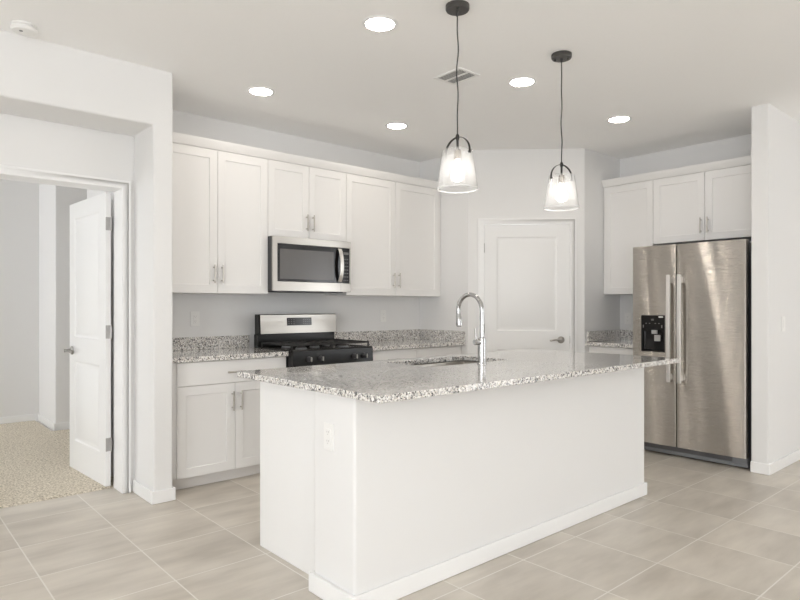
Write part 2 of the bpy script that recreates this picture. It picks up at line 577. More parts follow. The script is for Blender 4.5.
# carpet, with a pile that is really uneven
random.seed(4)
c = MB()
nx, ny = 150, 130
x0c, x1c, y0c, y1c = -.6, 2.38, 4.452, 7.56
grid = []
for i in range(nx + 1):
    row = []
    for j in range(ny + 1):
        row.append(c.bm.verts.new((x0c + (x1c - x0c) * i / nx, y0c + (y1c - y0c) * j / ny, .011 + random.random() * .004 if j else .0008)))
    grid.append(row)
for i in range(nx):
    for j in range(ny):
        xm, ym = grid[i + 1][j].co.x, (grid[i][j].co.y + grid[i][j + 1].co.y) / 2
        if (xm > 1.375 and ym < 5.53) or (xm > 1.425 and ym > 6.80):
            continue
        c.bm.faces.new((grid[i][j], grid[i + 1][j], grid[i + 1][j + 1], grid[i][j + 1]))
ca = c.build('carpet', M['carpet'])
ca['kind'] = 'stuff'; ca['label'] = 'beige flecked cut-pile carpet on the bedroom floor'; ca['category'] = 'carpet'

# baseboards
BH, BT = .083, .013
def baseboard(name, pts, inward, label, parent=None):
    """poly in plan"""
    o = MB().prism(pts, XY, .001, BH).build(name, M['trim'], parent, bevel=.005, seg=2)
    if parent is None:
        struct(o, label, 'baseboard')
    return o
baseboard('baseboard_stub', [(1.38 - BT, 4.262), (1.38 - BT, 3.915 - BT), (1.506 + BT, 3.915 - BT), (1.506 + BT, 4.10), (1.506, 4.10), (1.506, 3.915), (1.38, 3.915), (1.38, 4.262)], 0,
          'white baseboard around the free wall end beside the base cabinet')
baseboard('baseboard_right', [(5.02 - BT, 1.715), (5.02 - BT, 1.595 - BT), (8.28, 1.595 - BT), (8.28, 1.595), (5.02, 1.595), (5.02, 1.715)], 0,
          'white baseboard round the wall end right of the refrigerator')
baseboard('baseboard_bedroom', [(-2.49, 7.569), (-2.49, 7.569 - BT), (1.45 - BT, 7.569 - BT), (1.45 - BT, 6.83 - BT), (2.39, 6.83 - BT), (2.39, 6.829), (1.449, 6.829), (1.449, 7.569)], 0,
          'white baseboard along the bedroom wall and its jutting corner')

# ------------------------------------------------------------------ door trims
TC = [0]
def casing(m, a0, a1, zt, w, label, depth, d0=0):
    """architrave on the face and jamb lining through the wall; m(a, z, d)"""
    TC[0] += 1
    b = MB()
    t = .014
    U = [(a0 - w, .001), (a0, .001), (a0, zt), (a1, zt), (a1, .001), (a1 + w, .001), (a1 + w, zt + w), (a0 - w, zt + w)]
    b.prism(U, lambda a, z, d: m(a, z, d), -t, -.0005)
    w2 = w * .55
    U = [(a0 - w, .001), (a0 - w + w2 * .5, .001), (a0 - w + w2 * .5, zt + w - w2 * .5), (a1 + w - w2 * .5, zt + w - w2 * .5), (a1 + w - w2 * .5, .001), (a1 + w, .001), (a1 + w, zt + w), (a0 - w, zt + w)]
    b.prism(U, lambda a, z, d: m(a, z, d), -t - .004, -t)
    j = .0105
    U = [(a0, .001), (a0 - j, .001), (a0 - j, zt + j), (a1 + j, zt + j), (a1 + j, .001), (a1, .001), (a1, zt), (a0, zt)]
    b.prism(U, lambda a, z, d: m(a, z, d), 0, depth)
    o = b.build('trim_%d' % TC[0], M['trim'], bevel=.002)
    return struct(o, label, 'trim')
casing(FY(4.28), .532, 1.301, 2.026, .056, 'white casing around the bedroom doorway', .17)
casing(DG, .153, .965, 2.025, .058, 'white casing around the closed pantry door', .11)

# ------------------------------------------------------------------ doors
STEP = [(.008, .006), (.022, .008), (.040, .002)]
def door_leaf(name, w, h, t, loc, rz, flip, label):
    """hinge at local x = 0, leaf along +x, thickness along +y"""
    root = bpy.data.objects.new(name, None)
    root.location = loc; root.rotation_euler = (0, 0, rz)
    COL.objects.link(root)
    struct(root, label, 'door')
    st = .118
    pans = [(st, w - st, .22, .82), (st, w - st, 1.0, h - .118)]
    MB().slab(0, w, 0, h, t, pans, STEP, lambda a, z, d: (a, d, z), both=True).build('door_panel', M['door'], root, bevel=.002, local=True)
    return root

def lever(root, x, z, yface, sgn, dirx):
    """rosette, neck and lever on one face of the leaf; sgn = outward along y"""
    b = MB()
    ax = Matrix.Rotation(R(-90 * sgn), 3, 'X')
    b.lathe([(0, 0), (.033, 0), (.033, .006), (.026, .011), (.012, .013), (.011, .045), (.013, .055), (0, .058)], (x, yface, z), 24, axis=ax)
    h = b.build('door_handle', M['lever'], root, local=True)
    b = MB()
    y = yface + sgn * .048
    pts = [(x, y, z), (x + dirx * .03, y, z + .004), (x + dirx * .065, y + sgn * .002, z + .001), (x + dirx * .095, y - sgn * .004, z - .006), (x + dirx * .11, y - sgn * .01, z - .006)]
    b.tube(pts, [.010, .009, .008, .007, .006], 12)
    b.build('lever', M['lever'], h, local=True)
    return h

def hinge(root, z, y, s, x=0.0):
    b = MB()
    b.tube([(x - .004, y, z - .045), (x - .004, y, z + .045)], .0065, 10)
    b.box(x - .0015, x + .0005, y + min(0, s) * .034, y + max(0, s) * .034, z - .045, z + .045)
    b.build('hinge', M['hinge'], root, local=True)

# bedroom door, swung open into the bedroom
ang = math.atan2(.74, -.046)
d1 = door_leaf('door_1', .757, 2.008, .035, (1.287, 4.462, .014), ang, 1, 'white two-panel bedroom door standing open over the carpet')
# the leaf's thickness must lie on the -y side of its own x axis turned: local +y points to -X in the room
for z in (.285, 1.055, 1.795):
    hinge(d1, z, 0.0, 1)
lever(d1, .757 - .065, .895, .035, 1, -1)
lever(d1, .757 - .065, .895, 0.0, -1, -1)

# pantry door, closed
angp = math.atan2(SD.y, SD.x)
q = P0 + SD * .156 + ND * -.001
d2 = door_leaf('door_2', .806, 2.012, .035, (q.x, q.y, .010), angp, 1, 'closed white two-panel pantry door in the diagonal corner wall')
for z in (.22, 1.02, 1.79):
    b = MB(); b.tube([(-.002, -.005, z - .045), (-.002, -.005, z + .045)], .0065, 10)
    b.build('hinge', M['hinge'], d2, local=True)
lever(d2, .806 - .083, .915, 0.0, -1, -1)
b = MB(); b.box(.8062, .8085, -.004, .02, .88, .95); b.build('strike_plate', M['hinge'], d2, local=True)

# ------------------------------------------------------------------ cabinets
RAIL = .062
CSTEP = [(.0025, .006), (.011, .0085)]
def pull(fn, a, z, length, vertical, parent):
    """bar pull; fn(a, z, d)"""
    b = MB()
    L = length / 2
    off = -.030
    if vertical:
        b.tube([fn(a, z - L, off), fn(a, z + L, off)], .0055, 12)
        for s in (-1, 1):
            b.tube([fn(a, z + s * (L - .02), 0), fn(a, z + s * (L - .02), off)], .0045, 10)
    else:
        b.tube([fn(a - L, z, off), fn(a + L, z, off)], .0055, 12)
        for s in (-1, 1):
            b.tube([fn(a + s * (L - .02), z, 0), fn(a + s * (L - .02), z, off)], .0045, 10)
    return b.build('handle', M['nickel'], parent)

def cabinet(name, label, axis, front, a0, a1, z0, z1, depth, doors, drawers=(), toe=0, group=None):
    """axis 'Y': face turned to -Y; 'X': face turned to -X. doors: (a0, a1, z0, z1, pull_a, pull_z)"""
    fn = FY(front) if axis == 'Y' else FX(front)
    ca, cd = (a0 + a1) / 2, depth / 2
    p = fn(ca, 0 if toe else z0, cd)
    root = thing(name, label, 'cabinet', p, 0, group)
    def bx(aa, ab, da, db, za, zb):
        A = fn(aa, za, da); B = fn(ab, zb, db)
        return (min(A[0], B[0]), max(A[0], B[0]), min(A[1], B[1]), max(A[1], B[1]), za, zb)
    MB().box(*bx(a0, a1, .0205, depth, z0, z1)).build('body', M['cab'], root, bevel=.001)
    if toe:
        MB().box(*bx(a0, a1, .075, depth - .02, .001, z0 - .0005)).build('toe_kick', M['cabin'], root)
    for (da, db, za, zb, pa, pz) in doors:
        d = MB().slab(da + .0017, db - .0017, za, zb, .0195, [(da + RAIL, db - RAIL, za + RAIL, zb - RAIL)], CSTEP, fn).build('door', M['cab'], root, bevel=.0012)
        if pa is not None:
            pull(fn, pa, pz, .136, True, d)
    for (da, db, za, zb) in drawers:
        d = MB().slab(da + .0017, db - .0017, za, zb, .0195, [], CSTEP, fn).build('drawer', M['cab'], root, bevel=.002)
        pull(fn, (da + db) / 2, (za + zb) / 2 - .003, .136, False, d)
    return root

UB, UT = 1.342, 2.402
G1 = 'white shaker wall cabinets on the range wall'
WB = 4.648
cabinet('wall_cabinet', 'tall white two-door shaker wall cabinet left of the microwave', 'Y', 4.32, 1.508, 2.4135, UB, 2.41, WB - 4.32,
        [(1.576, 1.995, UB, UT, 1.961, 1.484), (1.995, 2.4135, UB, UT, 2.025, 1.484)], group=G1)
cabinet('wall_cabinet', 'short white two-door wall cabinet directly above the microwave', 'Y', 4.32, 2.4145, 3.1765, 1.800, 2.41, WB - 4.32,
        [(2.4145, 2.7955, 1.800, UT, 2.766, 1.932), (2.7955, 3.1765, 1.800, UT, 2.828, 1.932)], group=G1)
cabinet('wall_cabinet', 'tall white two-door shaker wall cabinet right of the microwave', 'Y', 4.32, 3.1775, 4.364, UB, 2.41, WB - 4.32,
        [(3.1775, 3.746, UB, UT, 3.714, 1.484), (3.746, 4.318, UB, UT, 3.780, 1.484)], group=G1)
G2 = 'white shaker wall cabinets over the refrigerator'
cabinet('wall_cabinet', 'white single-door wall cabinet between the refrigerator and the pantry', 'X', 5.47, 2.6935, 3.203, 1.36, 2.41, 5.808 - 5.47,
        [(2.6935, 3.186, 1.36, UT, 2.73, 1.49)], group=G2)
cabinet('wall_cabinet', 'wide low white two-door wall cabinet above the refrigerator', 'X', 5.47, 1.718, 2.6925, 1.815, 2.41, 5.808 - 5.47,
        [(1.775, 2.234, 1.815, UT, 2.203, 1.943), (2.234, 2.6925, 1.815, UT, 2.262, 1.943)], group=G2)

# crown strips closing the cabinet tops
prof = [(.022, 2.4105), (.008, 2.4105), (.002, 2.42), (-.016, 2.462), (-.018, 2.476), (.022, 2.476)]
struct(MB().prism([(4.32 + d, z) for d, z in prof], YZ, 1.508, 4.364).build('trim_3', M['cab']), 'white crown strip along the tops of the range wall cabinets', 'crown')
struct(MB().prism([(5.47 + d, z) for d, z in prof], lambda a, b, d: (a, d, b), 1.718, 3.203).build('trim_4', M['cab']), 'white crown strip over the refrigerator cabinets', 'crown')

CT = .905; CB = .870
G3 = 'white base cabinets on the range wall'
DZ = .706
cabinet('base_cabinet', 'white base cabinet with one wide drawer over two doors, left of the range', 'Y', 4.04, 1.508, 2.412, .09, .868, 4.648 - 4.04,
        [(1.579, 1.9965, .09, DZ - .003, 1.972, .578), (1.9965, 2.412, .09, DZ - .003, 2.036, .578)], [(1.579, 2.412, DZ, .864)], toe=1, group=G3)
cabinet('base_cabinet', 'white base drawer cabinet directly right of the range', 'Y', 4.04, 3.186, 3.758, .09, .868, 4.648 - 4.04,
        [(3.186, 3.758, .09, DZ - .003, 3.70, .578)], [(3.186, 3.758, DZ, .864)], toe=1, group=G3)
cabinet('base_cabinet', 'white base drawer cabinet in the corner by the pantry return wall', 'Y', 4.04, 3.759, 4.364, .09, .868, 4.648 - 4.04,
        [(3.759, 4.33, .09, DZ - .003, 3.82, .578)], [(3.759, 4.33, DZ, .864)], toe=1, group=G3)
cabinet('base_cabinet', 'narrow white base cabinet between the refrigerator and the pantry', 'X', 5.20, 2.685, 3.203, .09, .868, 5.808 - 5.20,
        [(2.685, 3.185, .09, DZ - .003, 2.73, .578)], [(2.685, 3.185, DZ, .864)], toe=1)

# granite worktops with upstands
def worktop(label, plan, ups):
    o = MB().prism(plan, XY, CB, CT).build('worktop', M['granite'], bevel=.003)
    tag(o, label, 'countertop', 'speckled granite worktops along the walls')
    for u in ups:
        MB().prism(u, XY, CT + .0003, 1.005).build('backsplash', M['granite'], o, bevel=.002)
    return o
worktop('speckled grey granite worktop and upstand left of the range', [(1.508, 4.01), (2.414, 4.01), (2.414, 4.649), (1.508, 4.649)],
        [[(1.508, 4.629), (2.414, 4.629), (2.414, 4.649), (1.508, 4.649)]])
worktop('speckled grey granite worktop and upstand right of the range', [(3.184, 4.01), (4.366, 4.01), (4.366, 4.649), (3.184, 4.649)],
        [[(3.184, 4.629), (4.346, 4.629), (4.346, 4.01), (4.366, 4.01), (4.366, 4.649), (3.184, 4.649)]])
worktop('small speckled granite worktop beside the refrigerator', [(5.17, 2.675), (5.808, 2.675), (5.808, 3.204), (5.17, 3.204)],
        [[(5.19, 3.204), (5.19, 3.184), (5.788, 3.184), (5.788, 2.675), (5.808, 2.675), (5.808, 3.204)]])

# ------------------------------------------------------------------ island
isl = thing('kitchen_island', 'long white kitchen island with plain wall front and cabinet end', 'kitchen island', (2.68, 2.42, 0))
MB().box(1.490, 3.887, 1.970, 2.265, .001, .8822).build('half_wall', M['wall'], isl, bevel=.012, seg=4)
b = MB()
b.box(1.559, 1.578, 2.2655, 2.874, .001, .8822)
b.box(3.868, 3.887, 2.2655, 2.874, .001, .8822)
b.box(1.578, 3.868, 2.855, 2.874, .09, .8822)
b.box(1.578, 3.868, 2.79, 2.80, .001, .09)
b.box(1.578, 3.868, 2.2655, 2.855, .09, .108)
b.build('cabinet_body', M['trim'], isl, bevel=.0015)
baseboard('baseboard', [(1.469, 2.278), (1.469, 1.970 - BT), (3.887 + BT, 1.970 - BT), (3.887 + BT, 2.265), (3.8872, 2.265), (3.8872, 1.9698), (1.4898, 1.9698), (1.4898, 2.2655), (1.51, 2.2655), (1.51, 2.278)], 0, '', isl)
SX0, SX1, SY0, SY1 = 2.335, 3.025, 2.40, 2.79
top = MB().slab(1.443, 3.925, 1.756, 2.90, .030, [(SX0, SX1, SY0, SY1)], [], lambda a, z, d: (a, z, .914 - d), hole=True).build('worktop', M['granite'], bevel=.004)
tag(top, 'large speckled granite island worktop with the sink cut-out', 'countertop')
# sink bowl
sk = thing('kitchen_sink', 'stainless steel bowl sunk into the island worktop', 'sink', ((SX0 + SX1) / 2, (SY0 + SY1) / 2, .68))
MB().slab(SX0 - .02, SX1 + .02, SY0 - .02, SY1 + .02, .215, [(SX0 - .004, SX1 + .004, SY0 - .004, SY1 + .004)], [(.004, .02), (.012, .18), (.035, .20)],
          lambda a, z, d: (a, z, .8832 - d)).build('bowl', M['sinksteel'], sk, bevel=.006, seg=3)
MB().lathe([(0, 0), (.03, 0), (.036, .003), (.042, .003), (.042, 0)], ((SX0 + SX1) / 2, 2.62, .6837), 24).build('drain', M['chrome'], sk)

# faucet
fx, fy = 2.679, 2.332
fa = thing('kitchen_faucet', 'polished chrome gooseneck faucet with pull-down head on the island', 'faucet', (fx, fy, .9142))
MB().lathe([(0, 0), (.027, 0), (.027, .004), (.0235, .008), (.0235, .135), (.021, .150), (.015, .153), (0, .153)], (fx, fy, .9143), 28).build('base', M['chrome'], fa)
rad = .0925; zc = 1.2215
pts = [(fx, fy, 1.06), (fx, fy, 1.12), (fx, fy, 1.18)]
for k in range(0, 19):
    a = math.pi - math.pi * 1.06 * k / 18
    pts.append((fx, fy + rad + rad * math.cos(a), zc + rad * math.sin(a)))
MB().tube(pts, .0125, 18).build('gooseneck', M['chrome'], fa)
e = Vector(pts[-1]); dirv = (Vector(pts[-1]) - Vector(pts[-2])).normalized()
hb = MB().tube([e - dirv * .004, e + dirv * .012, e + dirv * .02, e + dirv * .07, e + dirv * .078], [.0135, .0135, .0155, .0185, .0165], 18).build('spray_head', M['chrome'], fa)
MB().tube([e + dirv * .0785, e + dirv * .081], .013, 18).build('nozzle', M['darkplas'], hb)
hd = MB().tube([(fx - .02, fy, 1.042), (fx - .058, fy, 1.042), (fx - .066, fy, 1.042)], [.0175, .0175, .013], 18).build('valve', M['chrome'], fa)
MB().tube([(fx - .052, fy, 1.055), (fx - .054, fy, 1.08), (fx - .058, fy - .0, 1.118)], [.0055, .005, .0045], 12).build('lever', M['chrome'], hd)

# ------------------------------------------------------------------ range
rg = thing('gas_range', 'black and stainless freestanding gas range between the base cabinets', 'stove', (2.799, 4.29, 0))
RX0, RX1 = 2.418, 3.180
MB().box(RX0, RX1, 3.985, 4.60, .03, .895).build('body', M['enamel'], rg, bevel=.003)
MB().box(RX0 + .03, RX1 - .03, 4.03, 4.58, .001, .03).build('plinth', M['darkplas'], rg)
od = MB().slab(RX0 + .002, RX1 - .002, .22, .785, .035, [(RX0 + .11, RX1 - .11, .34, .66)], [(.004, .003)], FY(3.948)).build('oven_door', M['steel2'], rg, bevel=.003)
MB().box(RX0 + .116, RX1 - .116, 3.9495, 3.952, .346, .654).build('window', M['blackglass'], od)
b = MB(); b.tube([(RX0 + .05, 3.90, .735), (RX1 - .05, 3.90, .735)], .011, 14)
for x in (RX0 + .07, RX1 - .07): b.tube([(x, 3.948, .735), (x, 3.90, .735)], .009, 10)
b.build('handle', M['steel2'], od)
MB().slab(RX0 + .002, RX1 - .002, .04, .212, .035, [], [], FY(3.948)).build('drawer', M['steel2'], rg, bevel=.003)
cp = MB().prism([(3.948, .79), (3.985, .79), (3.985, .915), (3.965, .915), (3.955, .905)], YZ, RX0, RX1).build('control_panel', M['enamel'], rg, bevel=.002)
for x in (2.553, 2.660, 2.985, 3.085):
    ax = Matrix.Rotation(R(90), 3, 'X')
    k = MB().lathe([(0, 0), (.021, 0), (.021, .006), (.0185, .010), (.017, .030), (.014, .034), (0, .034)], (x, 3.950, .843), 24, axis=ax).build('knob', M['darkplas'], rg)
    MB().box(x - .004, x + .004, 3.906, 3.917, .826, .860).build('grip', M['steel2'], k, bevel=.002)
ctop = MB().slab(RX0, RX1, 3.965, 4.52, .020, [(RX0 + .025, RX1 - .025, 3.99, 4.47)], [(.012, .010)], lambda a, z, d: (a, z, .916 - d)).build('cooktop', M['enamel'], rg, bevel=.003)
burn = [(2.60, 4.13, .045), (2.60, 4.36, .036), (3.00, 4.13, .05), (3.00, 4.36, .036), (2.80, 4.245, .04)]
for x, y, r in burn:
    bb = MB().lathe([(0, 0), (r, 0), (r, .010), (r * .8, .014), (0, .014)], (x, y, .9062), 24).build('burner', M['greyplas'], rg)
    MB().lathe([(0, 0), (r * .82, 0), (r * .82, .006), (r * .7, .009), (0, .009)], (x, y, .9204), 24).build('burner_cap', M['iron'], bb)
for (ga, gb) in ((RX0 + .012, 2.797), (2.801, RX1 - .006)):
    g = MB()
    z0g, z1g = .941, .953
    y0g, y1g = 3.995, 4.465
    for x in (ga, (ga + gb) / 2 - .005, gb - .012):
        g.box(x, x + .012, y0g, y1g, z0g, z1g)
    for y in (y0g, 4.12, 4.225, 4.34, y1g - .012):
        g.box(ga, gb, y, y + .012, z0g, z1g)
    for x in (ga, gb - .012):
        for y in (y0g, y1g - .012):
            g.box(x, x + .012, y, y + .012, .9165, z1g)
    g.build('grate', M['iron'], rg, bevel=.002)
# backguard
bgd = MB().box(RX0, RX1, 4.50, 4.56, .896, 1.015).build('backguard', M['enamel'], rg, bevel=.003)
bh = MB().prism([(4.466, 1.02), (4.475, 1.015), (4.548, 1.015), (4.548, 1.178), (4.482, 1.178), (4.4785, 1.172)], YZ, RX0, RX1).build('control_head', M['enamel'], bgd, bevel=.004)
sf = MB().prism([(4.4600, 1.018), (4.4645, 1.018), (4.4765, 1.172), (4.472, 1.174)], YZ, RX0 + .010, RX1 - .006).build('steel_fascia', M['steel2'], rg, bevel=.0015)
def on_fascia(z): return 4.460 + (z - 1.018) / .156 * .012
def plate_on(x0, x1, z0, z1, off, th, m, name, parent):
    MB().prism([(on_fascia(z0) - off - th, z0), (on_fascia(z0) - off, z0), (on_fascia(z1) - off, z1), (on_fascia(z1) - off - th, z1)], YZ, x0, x1).build(name, m, parent)
plate_on(2.672, 2.915, 1.083, 1.148, .0005, .002, M['blackglass'], 'display', sf)
for i, x in enumerate((2.69, 2.715, 2.74, 2.835, 2.855, 2.875, 2.895)):
    for z in (1.098, 1.115, 1.131):
        y = on_fascia(z) - .003
        MB().box(x - .0045, x + .0045, y - .0006, y + .0002, z - .0022, z + .0022).build('key', M['mark'], sf)

# ------------------------------------------------------------------ microwave
mw = thing('microwave_oven', 'stainless over-the-range microwave with black glass door above the range', 'microwave', (2.796, 4.44, 1.365))
MX0, MX1, MZ0, MZ1 = 2.4155, 3.1755, 1.366, 1.797
MB().box(MX0, MX1, 4.268, 4.646, MZ0 + .004, MZ1).build('body', M['darkplas'], mw, bevel=.002)
face = MB().slab(MX0, MX1, MZ0, MZ1, .017, [(2.458, 3.164, 1.440, 1.742)], [(.001, .004)], FY(4.25)).build('front_frame', M['steel2'], mw, bevel=.003)
dw = MB().box(2.4595, 3.080, 4.2505, 4.2535, 1.4415, 1.7405).build('door_glass', M['blackglass'], mw, bevel=.001)
MB().box(2.480, 2.995, 4.2495, 4.2504, 1.462, 1.700).build('window_screen', M['screen'], dw)
cpn = MB().box(3.084, 3.1625, 4.2505, 4.2535, 1.4415, 1.7405).build('control_panel', M['blackglass'], mw, bevel=.001)
for i in range(3):
    for j in range(7):
        x = 3.103 + i * .019; z = 1.465 + j * .030
        MB().box(x - .005, x + .005, 4.2494, 4.2503, z - .004, z + .004).build('key', M['mark'], cpn)
MB().box(3.098, 3.15, 4.2494, 4.2503, 1.685, 1.705).build('display', M['mark'], cpn)
pts = []
for k in range(15):
    u = k / 14
    pts.append((3.052, 4.249 - .038 * math.sin(math.pi * u) ** .6 - .003, 1.452 + u * .280))
MB().strip(pts, .036, .010, (1, 0, 0)).build('handle', M['bow'], mw, bevel=.003)
MB().box(3.068, 3.070, 4.2492, 4.2502, MZ0 + .004, 1.439).build('door_seam', M['slot'], mw)
MB().box(MX0 + .05, MX1 - .05, 4.30, 4.60, MZ0 - .006, MZ0 + .003).build('vent_grille', M['darkplas'], mw)

# ------------------------------------------------------------------ refrigerator
fr = thing('refrigerator', 'stainless side-by-side refrigerator with black water dispenser in its left door', 'refrigerator', (5.4, 2.195, 0))
FY0, FY1 = 1.745, 2.648
SEAM = 2.270
FZ0, FZ1 = .092, 1.752
FXF = 5.0
MB().box(5.072, 5.77, FY0 + .006, FY1 - .006, .03, 1.735).build('body', M['sidegrey'], fr, bevel=.004)
def fdoor(name, ya, yb, hole=None):
    """gently crowned door skin with rolled edges"""
    b = MB()
    n = 22
    ys = [ya, ya + .0016, ya + .0032, ya + .005] + [ya + (yb - ya) * i / n for i in range(1, n)] + [yb - .005, yb - .0032, yb - .0016, yb]
    if hole:
        ys = sorted(set(ys + [hole[0], hole[1]]))
        ys = [y for y in ys if not any(abs(y - hh) < .006 and y != hh for hh in hole[:2])]
    zs = [FZ0, FZ1] if not hole else [FZ0, hole[2], hole[3], FZ1]
    w = (yb - ya) / 2; c_ = (ya + yb) / 2
    def fxx(y):
        u = abs((y - c_) / w)
        return FXF + .010 * u * u + (.004 * max(0, (u - .98) / .02) ** 2)
    for i in range(len(ys) - 1):
        for j in range(len(zs) - 1):
            ym = (ys[i] + ys[i + 1]) / 2; zm = (zs[j] + zs[j + 1]) / 2
            if hole and hole[0] < ym < hole[1] and hole[2] < zm < hole[3]:
                continue
            b.bm.faces.new([b.bm.verts.new(p) for p in ((fxx(ys[i]), ys[i], zs[j]), (fxx(ys[i + 1]), ys[i + 1], zs[j]), (fxx(ys[i + 1]), ys[i + 1], zs[j + 1]), (fxx(ys[i]), ys[i], zs[j + 1]))])
        for z in (FZ0, FZ1):
            b.bm.faces.new([b.bm.verts.new(p) for p in ((fxx(ys[i]), ys[i], z), (fxx(ys[i + 1]), ys[i + 1], z), (5.058, ys[i + 1], z), (5.058, ys[i], z))])
    for y in (ya, yb):
        for j in range(len(zs) - 1):
            b.bm.faces.new([b.bm.verts.new(p) for p in ((fxx(y), y, zs[j]), (fxx(y), y, zs[j + 1]), (5.058, y, zs[j + 1]), (5.058, y, zs[j]))])
    b.bm.faces.new([b.bm.verts.new(p) for p in ((5.058, ya, FZ0), (5.058, yb, FZ0), (5.058, yb, FZ1), (5.058, ya, FZ1))])
    if hole:
        xb = 5.045
        c4 = [(hole[0], hole[2]), (hole[1], hole[2]), (hole[1], hole[3]), (hole[0], hole[3])]
        for k in range(4):
            (y0_, z0_), (y1_, z1_) = c4[k], c4[(k + 1) % 4]
            b.bm.faces.new([b.bm.verts.new(p) for p in ((fxx(y0_), y0_, z0_), (fxx(y1_), y1_, z1_), (xb, y1_, z1_), (xb, y0_, z0_))])
        b.bm.faces.new([b.bm.verts.new((xb, y, z)) for y, z in c4])
    return b.build(name, M['steel'], fr, angle=50)
DH = (2.362, 2.567, .862, 1.168)
ld = fdoor('freezer_door', SEAM + .004, FY1, DH)
rd = fdoor('fridge_door', FY0, SEAM - .004)
MB().box(5.0585, 5.0715, FY0 + .012, FY1 - .012, FZ0 + .005, 1.734).build('gasket', M['gasket'], fr)
# dispenser: bezel with control fascia above a deep recess
dp = MB().slab(DH[0] + .001, DH[1] - .001, DH[2] + .001, DH[3] - .001, .046, [(DH[0] + .012, DH[1] - .012, DH[2] + .012, 1.045)], [(.004, .030), (.012, .034)], FX(4.997)).build('dispenser', M['blackglass'], fr, bevel=.003)
MB().box(5.004, 5.020, 2.430, 2.478, 1.012, 1.046).build('ice_chute', M['print'], dp, bevel=.003)
MB().box(5.006, 5.016, 2.405, 2.455, .952, 1.003).build('paddle', M['print'], dp, bevel=.003)
for (y, z, w_, h_) in ((2.465, 1.128, .012, .003), (2.465, 1.136, .012, .002), (2.52, 1.10, .006, .003), (2.49, 1.10, .006, .003), (2.44, 1.10, .006, .003), (2.41, 1.10, .006, .003), (2.545, 1.075, .004, .012), (2.385, 1.075, .004, .012)):
    MB().box(4.9963, 4.9972, y - w_, y + w_, z - h_, z + h_).build('key', M['mark'], dp)
MB().box(4.996, 4.9972, 2.375, 2.412, 1.150, 1.160).build('sticker', M['plate'], dp)
# bow handles beside the seam
def fhandle(y, parent):
    """straight bar, a little bowed, on two stand-offs"""
    pts = []
    for k in range(21):
        u = k / 20
        pts.append((FXF + .002 - .040 - .008 * math.sin(math.pi * u), y, .622 + u * .880))
    o = MB().strip(pts, .030, .020, (0, 1, 0)).build('handle', M['bow'], parent, bevel=.004, seg=3)
    b = MB().box(FXF - .034, FXF + .006, y - .012, y + .012, .640, .690).build('stand_off', M['bow'], parent, bevel=.003)
    b = MB().box(FXF - .034, FXF + .006, y - .012, y + .012, 1.435, 1.485).build('stand_off', M['bow'], parent, bevel=.003)
    return o
fhandle(2.314, ld); fhandle(2.226, rd)
# badge: a small swoosh-like emblem high on the right door
b = MB()
pts = [(5.0006 + .0, 1.862 - .030 * math.cos(a_) , 1.668 + .007 * math.sin(a_)) for a_ in [math.pi * k / 12 for k in range(13)]]
b.tube([(p[0] + .0035, p[1], p[2]) for p in pts], .0016, 6)
b.build('badge', M['chrome'], rd)
# base grille
b = MB()
b.box(5.068, 5.10, FY0 + .004, FY1 - .004, .012, .040)
b.box(5.080, 5.10, FY0 + .004, FY1 - .004, .0405, .088)
bgz = b.build('base_grille', M['greyplas'], fr, bevel=.002)
for k in range(3):
    MB().box(5.074, 5.0795, FY0 + .13, FY1 - .06, .046 + k * .014, .054 + k * .014).build('slot', M['gasket'], bgz)
MB().box(5.060, 5.0795, FY0 + .006, FY0 + .115, .0405, .088).build('foot_cover', M['greyplas'], fr, bevel=.004)
for y in (FY0 + .05, FY1 - .05):
    MB().box(5.045, 5.12, y - .035, y + .035, 1.7525, 1.757).build('hinge_cover', M['darkplas'], fr, bevel=.0015)
    MB().box(5.072, 5.12, y - .035, y + .035, 1.736, 1.7523).build('hinge_base', M['darkplas'], fr)
for y in (FY0 + .08, FY1 - .08):
    MB().lathe([(0, 0), (.02, 0), (.02, .029), (0, .029)], (5.14, y, .0005), 16).build('foot', M['darkplas'], fr)
    MB().lathe([(0, 0), (.02, 0), (.02, .029), (0, .029)], (5.70, y, .0005), 16).build('foot', M['darkplas'], fr)

